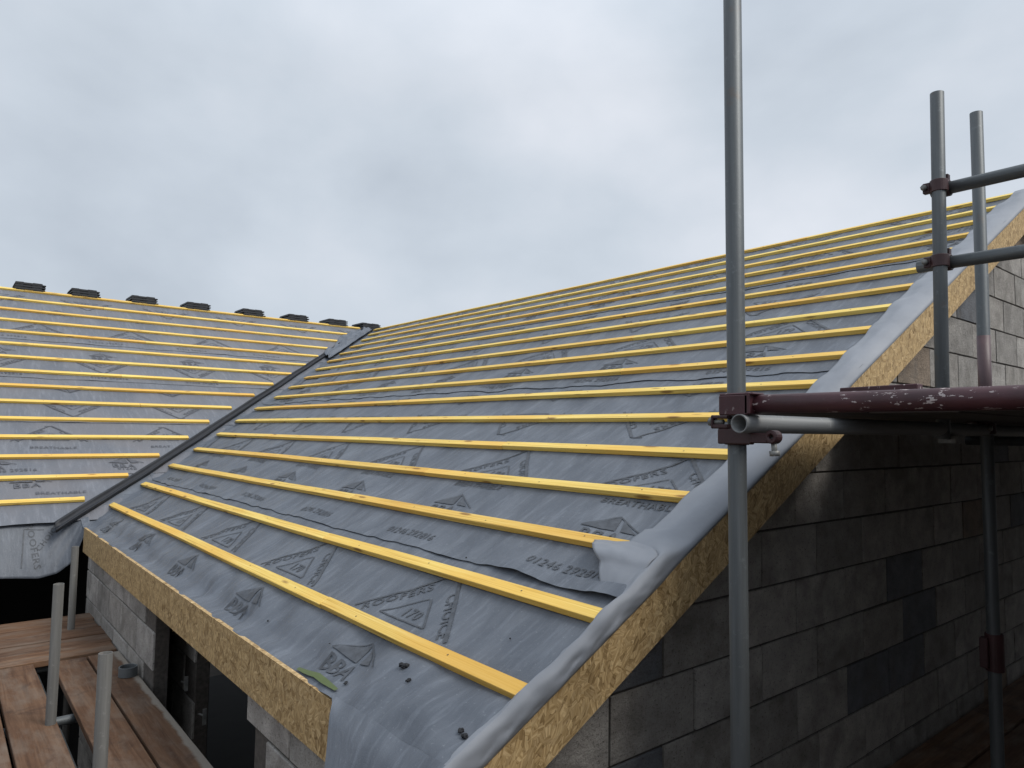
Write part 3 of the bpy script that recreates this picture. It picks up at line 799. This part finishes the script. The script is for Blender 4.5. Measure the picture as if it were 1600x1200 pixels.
# ------------------------------------------------------------------ tiles laid out along the left ridge
spans = [(-0.53, -0.16), (0.139, 0.51), (0.925, 1.30), (1.708, 2.08), (2.597, 2.97), (3.376, 3.75), (4.116, 4.50), (4.80, 5.20)]
names_ = ["leftmost stack of dark roof tiles on the left ridge, at the picture's left edge", "second stack from the left of dark roof tiles on the left ridge",
          "third stack from the left of dark roof tiles on the left ridge", "fourth stack from the left of dark roof tiles on the left ridge",
          "fifth stack from the left of dark roof tiles on the left ridge", "sixth stack from the left of dark roof tiles on the left ridge",
          "seventh stack from the left, next to last before the valley head", "rightmost stack of dark tiles, at the head of the valley where both ridges meet"]
for (a, b), nm in zip(spans, names_):
    zt = ZR2+0.012; xx = XR2-0.19
    t_ = thing("tile_stack", (xx, (a+b)/2, zt), nm, "tile stack", "stacks of roof tiles along the left ridge")
    nt_ = 4
    for k in range(nt_):
        dy = random.uniform(-.012, .012); z = zt-0.040+k*0.037
        mb = MB()
        # interlocking profile: pan, roll and side lock, extruded down the slope
        yy0, yy1 = a+dy, b+dy
        pr = [(yy0+0.012, 0.026), (yy0+0.10, 0.028), (yy0+0.11, 0.024), (yy0+0.21, 0.024), (yy0+0.22, 0.028), (yy1-0.045, 0.027), (yy1-0.04, 0.015), (yy1, 0.013),
              (yy1, 0.0), (yy1-0.05, 0.002), (yy0+0.02, 0.002), (yy0, 0.0)]
        poly = [(p_[0], z+p_[1]*1.25) for p_ in pr]
        mb.prism(poly, (xx+0.20-0.01*k, 0, 0), (0, 1, 0), (0, 0, 1), (-1, 0, 0), 0.42, off=(k*3, 0, 0))
        mb.build("roof_tile", M_TILE, t_, bevel=0.002)

# ------------------------------------------------------------------ scaffolds
def tubepart(parent, name, p, q, m_, r=0.02415, label=None):
    mb = MB(); mb.tube(p, q, r); o = mb.build(name, m_, parent)
    if label: o['label'] = label
    return o
def coupler(parent, c, d1, d2, offv, m_=M_REDC):
    """double coupler: band round tube along d1 at c, band round tube along d2 at c+offv"""
    c, d1, d2, offv = map(Vector, (c, d1, d2, offv)); mb = MB()
    for cc, dd in ((c, d1), (c+offv, d2)):
        mb.ring(cc, dd, 0.0245, 0.031, 0.046)
        e_ = dd.cross(offv).normalized()
        mb.box(cc+e_*0.028-dd*0.02-offv.normalized()*0.012, e_*0.026, dd*0.040, offv.normalized()*0.022)
    mb.box(c+offv*0.5-Vector(d1)*0.018-Vector(d2)*0.018-offv.normalized()*0.006, Vector(d1)*0.036, Vector(d2)*0.036, offv.normalized()*0.012)
    o = mb.build("coupler", m_, parent, bevel=0.002)
    for cc, dd in ((c, d1), (c+offv, d2)):
        e_ = dd.cross(offv).normalized(); b_ = MB(); st = cc+e_*0.045+offv.normalized()*0.006
        b_.tube(st-offv.normalized()*0.034, st+offv.normalized()*0.034, 0.006, 8, hollow=False)
        b_.tube(st-offv.normalized()*0.036, st-offv.normalized()*0.020, 0.011, 6, hollow=False)
        b_.build("bolt", M_STEEL, o)
    return o
# gable scaffold
g = thing("gable_scaffold", (0.47, 1.2, -0.95), "galvanised tube scaffold with maroon transom and couplers standing beside the gable wall", "scaffold")
tubepart(g, "standard", (0.416, 0.360, -3.4), (0.399, 0.360, 2.6), M_TUBE, label="tallest upright tube, nearest the camera")
tubepart(g, "standard", (0.470, 1.60, 0.70), (0.470, 1.634, 2.030), M_TUBE)
mb = MB(); mb.tube((0.47, 2.090, -3.4), (0.470, 2.068, 2.085)); mb.build("standard", M_TUBE, g)
mb = MB(); mb.tube((0.47, 2.073, 0.74), (0.470, 2.070, 1.13), 0.0247, hollow=False); o = mb.build("paint_band", M_REDD, g); o['label'] = "maroon painted length of the rear upright"
tubepart(g, "transom", (0.425, 0.320, 0.784), (2.3, 0.325, 0.789), M_RED, label="maroon tube with chipped white flecks of paint")
tubepart(g, "ledger", (0.466, 0.274, 0.7345), (0.466, 5.2, 0.742), M_TUBEL, label="pale tube with an open end towards the camera")
tubepart(g, "guard_rail", (0.427, 1.677, 1.662), (2.4, 1.677, 1.662), M_TUBE, label="upper rail")
tubepart(g, "guard_rail", (0.375, 1.667, 1.372), (2.4, 1.667, 1.352), M_TUBE, label="lower rail")
coupler(g, (0.470, 1.628, 1.662), (0, 0, 1), (1, 0, 0), (0, 0.049, 0))
coupler(g, (0.470, 1.619, 1.371), (0, 0, 1), (1, 0, 0), (0, 0.049, 0))
# big fitting at the near upright: sleeve box that carries the transom, clamp that carries the ledger
mb = MB()
mb.ring((0.403, 0.360, 0.786), (0, 0, 1), 0.0248, 0.033, 0.052)
mb.box((0.400, 0.283, 0.756), (0.085, 0, 0), (0, 0.020, 0), (0, 0, 0.052)); mb.box((0.400, 0.285, 0.806), (0.10, 0, 0), (0, 0.052, 0), (0, 0, 0.007))
mb.box((0.474, 0.283, 0.758), (0.016, 0, 0), (0, 0.062, 0), (0, 0, 0.056))
o = mb.build("coupler", M_RED, g, bevel=0.003)
mb = MB()
mb.ring((0.404, 0.360, 0.705), (0, 0, 1), 0.0248, 0.033, 0.050)
mb.box((0.372, 0.318, 0.682), (0.10, 0, 0), (0, 0.018, 0), (0, 0, 0.040)); mb.box((0.355, 0.318, 0.722), (0.05, 0, 0), (0, 0.020, 0), (0, 0, 0.012))
mb.box((0.355, 0.318, 0.748), (0.05, 0, 0), (0, 0.020, 0), (0, 0, 0.010)); mb.box((0.352, 0.316, 0.722), (0.008, 0, 0), (0, 0.024, 0), (0, 0, 0.036))
mb.box((0.47, 0.312, 0.686), (0.05, 0, 0), (0, 0.026, 0), (0, 0, 0.026))
mb.ring((0.530, 0.325, 0.702), (0, 1, 0), 0.006, 0.017, 0.030, 16)
o = mb.build("coupler", M_REDC, g, bevel=0.003)
b_ = MB(); b_.tube((0.350, 0.328, 0.74), (0.385, 0.328, 0.74), 0.007, 8, hollow=False); b_.tube((0.343, 0.328, 0.74), (0.353, 0.328, 0.74), 0.012, 6, hollow=False); b_.build("bolt", M_STEEL, o)
b_ = MB(); b_.tube((0.530, 0.325, 0.69), (0.533, 0.325, 0.655), 0.007, 8, hollow=False); b_.tube((0.532, 0.325, 0.668), (0.533, 0.325, 0.655), 0.013, 6, hollow=False); b_.build("bolt", M_STEEL, o)
# lower fittings of the rear upright
mb = MB(); mb.ring((0.47, 2.085, -0.16), (0, 0, 1), 0.0248, 0.034, 0.15); mb.box((0.43, 2.035, -0.22), (0.03, 0, 0), (0, 0.03, 0), (0, 0, 0.12)); mb.build("coupler", M_REDC, g, bevel=0.003)
mb = MB(); mb.box((0.445, 1.62, 0.684), (0.060, 0, 0), (0, 0.06, 0), (0, 0, 0.030)); mb.build("board_clip", M_STEEL, g, bevel=0.002)
coupler(g, (0.47, 2.080, 0.745), (0, 0, 1), (0, 1, 0), (-0.049, 0, 0))
for yy in (3.0, 4.1):
    tubepart(g, "transom", (0.10, yy, 0.690), (2.2, yy, 0.690), M_TUBE)
tubepart(g, "standard", (2.2, 0.36, -3.4), (2.2, 0.36, 2.2), M_TUBE); tubepart(g, "standard", (2.2, 2.1, -3.4), (2.2, 2.1, 2.2), M_TUBE); tubepart(g, "standard", (0.47, 4.2, -3.4), (0.47, 4.2, 0.78), M_TUBE)
for yy in (0.42, 2.15, 4.25): tubepart(g, "transom", (-0.05, yy, -0.97), (2.3, yy, -0.97), M_TUBE)
tubepart(g, "ledger", (0.416, 0.2, -1.02), (0.47, 5.2, -1.02), M_TUBE)

def plank(p0, dirv, length, width, z, label, group, m_=M_DECK, th=0.038):
    p0 = Vector((p0[0], p0[1], z-th)); d = Vector(dirv).normalized(); w = Vector((-d.y, d.x, 0))
    t_ = MB(); a = random.uniform(-.003, .003)
    t_.box(p0+Vector((0, 0, random.uniform(-.004, 0))), d*length+w*a, w*width, Vector((0, 0, th)), off=(0, 0, 0) if m_ is M_DECKD else (random.random()*40, random.random()*9, random.random()*9))
    o = t_.build("scaffold_board", m_, None, bevel=0.003)
    return tag(o, label, "scaffold board", group)
GB = "boards of the upper gable platform"
PL_ = ["nearest the gable wall", "second out from the gable wall", "third out from the gable wall", "fourth out from the gable wall"]
for k in range(10):  # outer boards are added past the frame to keep light off the gable
    lab = "dark board seen edge-on beneath the maroon tube, "+PL_[k] if k < 4 else "platform board added outside the picture to block light, number %s out from the gable wall" % ["five", "six", "seven", "eight", "nine", "ten"][k-4]
    plank((0.34+k*0.232, 0.74 if k < 5 else (-0.32 if k == 5 else -2.3)), (0, 1, 0), 6.4 if k < 5 else (7.46 if k == 5 else 9.4), 0.225, 0.812, lab, GB, M_DECKSH)
plank((0.105, 1.98), (0, 1, 0), 5.1, 0.19, 0.811, "narrow added board blocking light through the gap between the upper platform and the gable wall", GB, M_DECKSH)  # added to stop light falling on the wall under the platform
# toe board strip standing above the platform
mb = MB(); mb.box((0.47, 0.80, 0.814), (0.215, 0, 0.004), (0, 0.038, 0), (0, 0, 0.036)); tag(mb.build("toe_board", M_RED, None, bevel=0.002), "narrow reddish board lying just above the maroon tube, left of the two uprights", "board")
GL = "boards of the lower gable walkway"
lowl = ["long board lying against the foot of the gable wall, lower right", "second board out from the gable wall foot, lower right corner", "third board out from the gable wall foot, behind the upright", "fourth board out from the gable wall foot"]
for k, x in enumerate((-0.085, 0.155, 0.50, 0.735)):
    plank((x+0.225, 1.2), (0, 1, 0), 3.9, 0.225, -0.90, lowl[k], GL)
# eave scaffold
e_ = thing("eave_scaffold", (-2.5, -0.75, -0.9), "short galvanised scaffold uprights rising through the brown boards at lower left", "scaffold")
tubepart(e_, "standard", (-2.895, -0.750, -3.4), (-2.809, -0.750, -0.101), M_TUBER, label="upright in the gap between boards, farther one")
tubepart(e_, "standard", (-1.505, -0.750, -3.4), (-1.532, -0.750, -0.130), M_TUBER, label="upright nearest the camera")
tubepart(e_, "standard", (-4.70, -0.42, -3.4), (-4.72, -0.42, -0.20), M_TUBER, label="dark upright in the shade under the hanging felt")
for xx in (-3.02, -1.75, -0.4): tubepart(e_, "transom", (xx, -1.9, -0.866), (xx, -0.28, -0.866), M_TUBE)
tubepart(e_, "ledger", (-5.2, -0.70, -0.915), (1.6, -0.70, -0.915), M_TUBE)
for xx in (-4.05, -5.0): tubepart(e_, "ledger", (xx, -4.9, -0.866), (xx, -0.25, -0.866), M_TUBE)
GE = "boards of the eave walkway"
rows = [(-0.245, 0.182), (-0.440, 0.185), (-0.722, 0.203), (-0.940, 0.225), (-1.172, 0.225), (-1.404, 0.225), (-1.64, 0.225)]
lb = ["board along the front wall with a pale dusty inner edge", "board between the thin seam and the wide dark gap", "board on the outer side of the wide dark gap with two uprights", "board at the very left of the lower left corner", "outer eave board just outside the left edge", "sixth eave board outward from the wall", "seventh eave board outward from the wall"]
for (y, w), l_ in zip(rows, lb):
    plank((-3.93+random.uniform(-.03, .03), y-w), (1, 0, 0), 3.95, w, -0.80, l_, GE, M_DECKD if y > -.3 else M_DECK)
for i, (y, w) in enumerate(rows):
    plank((0.06, y-w), (1, 0, 0), 1.9, w, -0.80, "short eave board under the viewer's feet, number %s out from the wall" % ["one", "two", "three", "four", "five", "six", "seven"][i], "boards under the viewer")
GW = "boards running along the left wing"
ll = ["cross board meeting the ends of the eave boards", "second cross board beyond the eave board ends", "third cross board beyond the eave board ends", "fourth cross board, in the shade", "fifth cross board, deepest in the shade under the hanging felt"]
for k, x in enumerate((-3.99, -4.225, -4.46, -4.70, -4.94)):
    plank((x, -4.15), (0, 1, 0), 3.93-random.uniform(0, .04), 0.222, -0.803, ll[k], GW)
# plastic ring lying on the boards
mb = MB(); mb.ring((-3.36, -0.30, -0.772), (0, 0, 1), 0.044, 0.052, 0.055, 32); tag(mb.build("pipe_collar", M_PLAS, None, bevel=0.001), "short grey plastic pipe ring standing on the boards by the front wall", "pipe ring")

# unseen walls added beside the gable, outside the frame, to block light
blocker = thing("unseen_light_blocker", (2.8, 3, -3.4), "unseen walls added outside the picture to block light from the gap beside the gable", "house")
mb = MB(); mb.box((2.75, -1.5, -3.4), (0.2, 0, 0), (0, 13, 0), (0, 0, 4.2), mi=0); mb.build("blocker_side_wall", M_BLOCKER, blocker)
mb = MB(); mb.box((0.55, -2.6, -3.4), (2.19, 0, 0), (0, 0.2, 0), (0, 0, 4.4)); mb.build("blocker_return_wall", M_BLOCKER, blocker)
# ------------------------------------------------------------------ crumbs on the felt
def crumb(x, s, r, label, k):
    p = PF(x, s, 0.004); mb = MB()
    for j in range(k):
        bm = bmesh.new(); bmesh.ops.create_icosphere(bm, subdivisions=2, radius=1.0)
        cx, cy, cz = random.uniform(-1, 1)*r*(0.9 if k > 1 else 0), random.uniform(-1, 1)*r*(0.7 if k > 1 else 0), r*0.3
        sx, sy, sz = r*random.uniform(.4, .75), r*random.uniform(.4, .75), r*random.uniform(.35, .6); sd_ = random.random()*50
        for v in bm.verts:
            n_ = 1+0.6*nz(v.co.x*1.7+sd_, v.co.y*1.7, v.co.z*1.7)
            v.co = Vector((v.co.x*sx*n_+cx, v.co.y*sy*n_+cy, v.co.z*sz*n_+cz))+p
        mb.raw([v.co.copy() for v in bm.verts], [tuple(v.index for v in f.verts) for f in bm.faces]); bm.free()
    tag(mb.build("felt_crumb", M_CRUMB, None), label, "debris crumb", "dark crumbs lying on the felt")
crumb(-0.522, -0.100, 0.013, "cluster of dark crumbs on the felt, right of the stamped triangle below the lowest batten", 5)
crumb(-0.440, -0.134, 0.009, "single dark crumb just below the cluster under the lowest batten", 2)
crumb(-0.692, -0.234, 0.009, "dark crumb beside the green strip at the eave corner", 3)
crumb(-0.101, -0.183, 0.010, "upper of the two dark crumbs close together at the bottom corner of the roof", 4)
crumb(-0.070, -0.189, 0.010, "lower of the two dark crumbs close together at the bottom corner of the roof", 4)
crumb(-0.987, -0.144, 0.0055, "tiny dark speck on the felt left of the stamped letters, above the eave board", 1)
crumb(-0.285, 0.165, 0.006, "tiny dark speck between the two lowest battens, near the verge", 1)
crumb(-1.543, -0.179, 0.006, "tiny dark speck on the felt near the middle of the eave board", 1)
crumb(-0.896, 0.463, 0.007, "small dark crumb above the second batten at the felt lap", 1)
# ------------------------------------------------------------------ ground
mb = MB(); mb.face([(-400, -400, -3.4), (400, -400, -3.4), (400, 400, -3.4), (-400, 400, -3.4)]); tag(mb.build("ground", M_GROUND, None), None, None, None, 'structure')
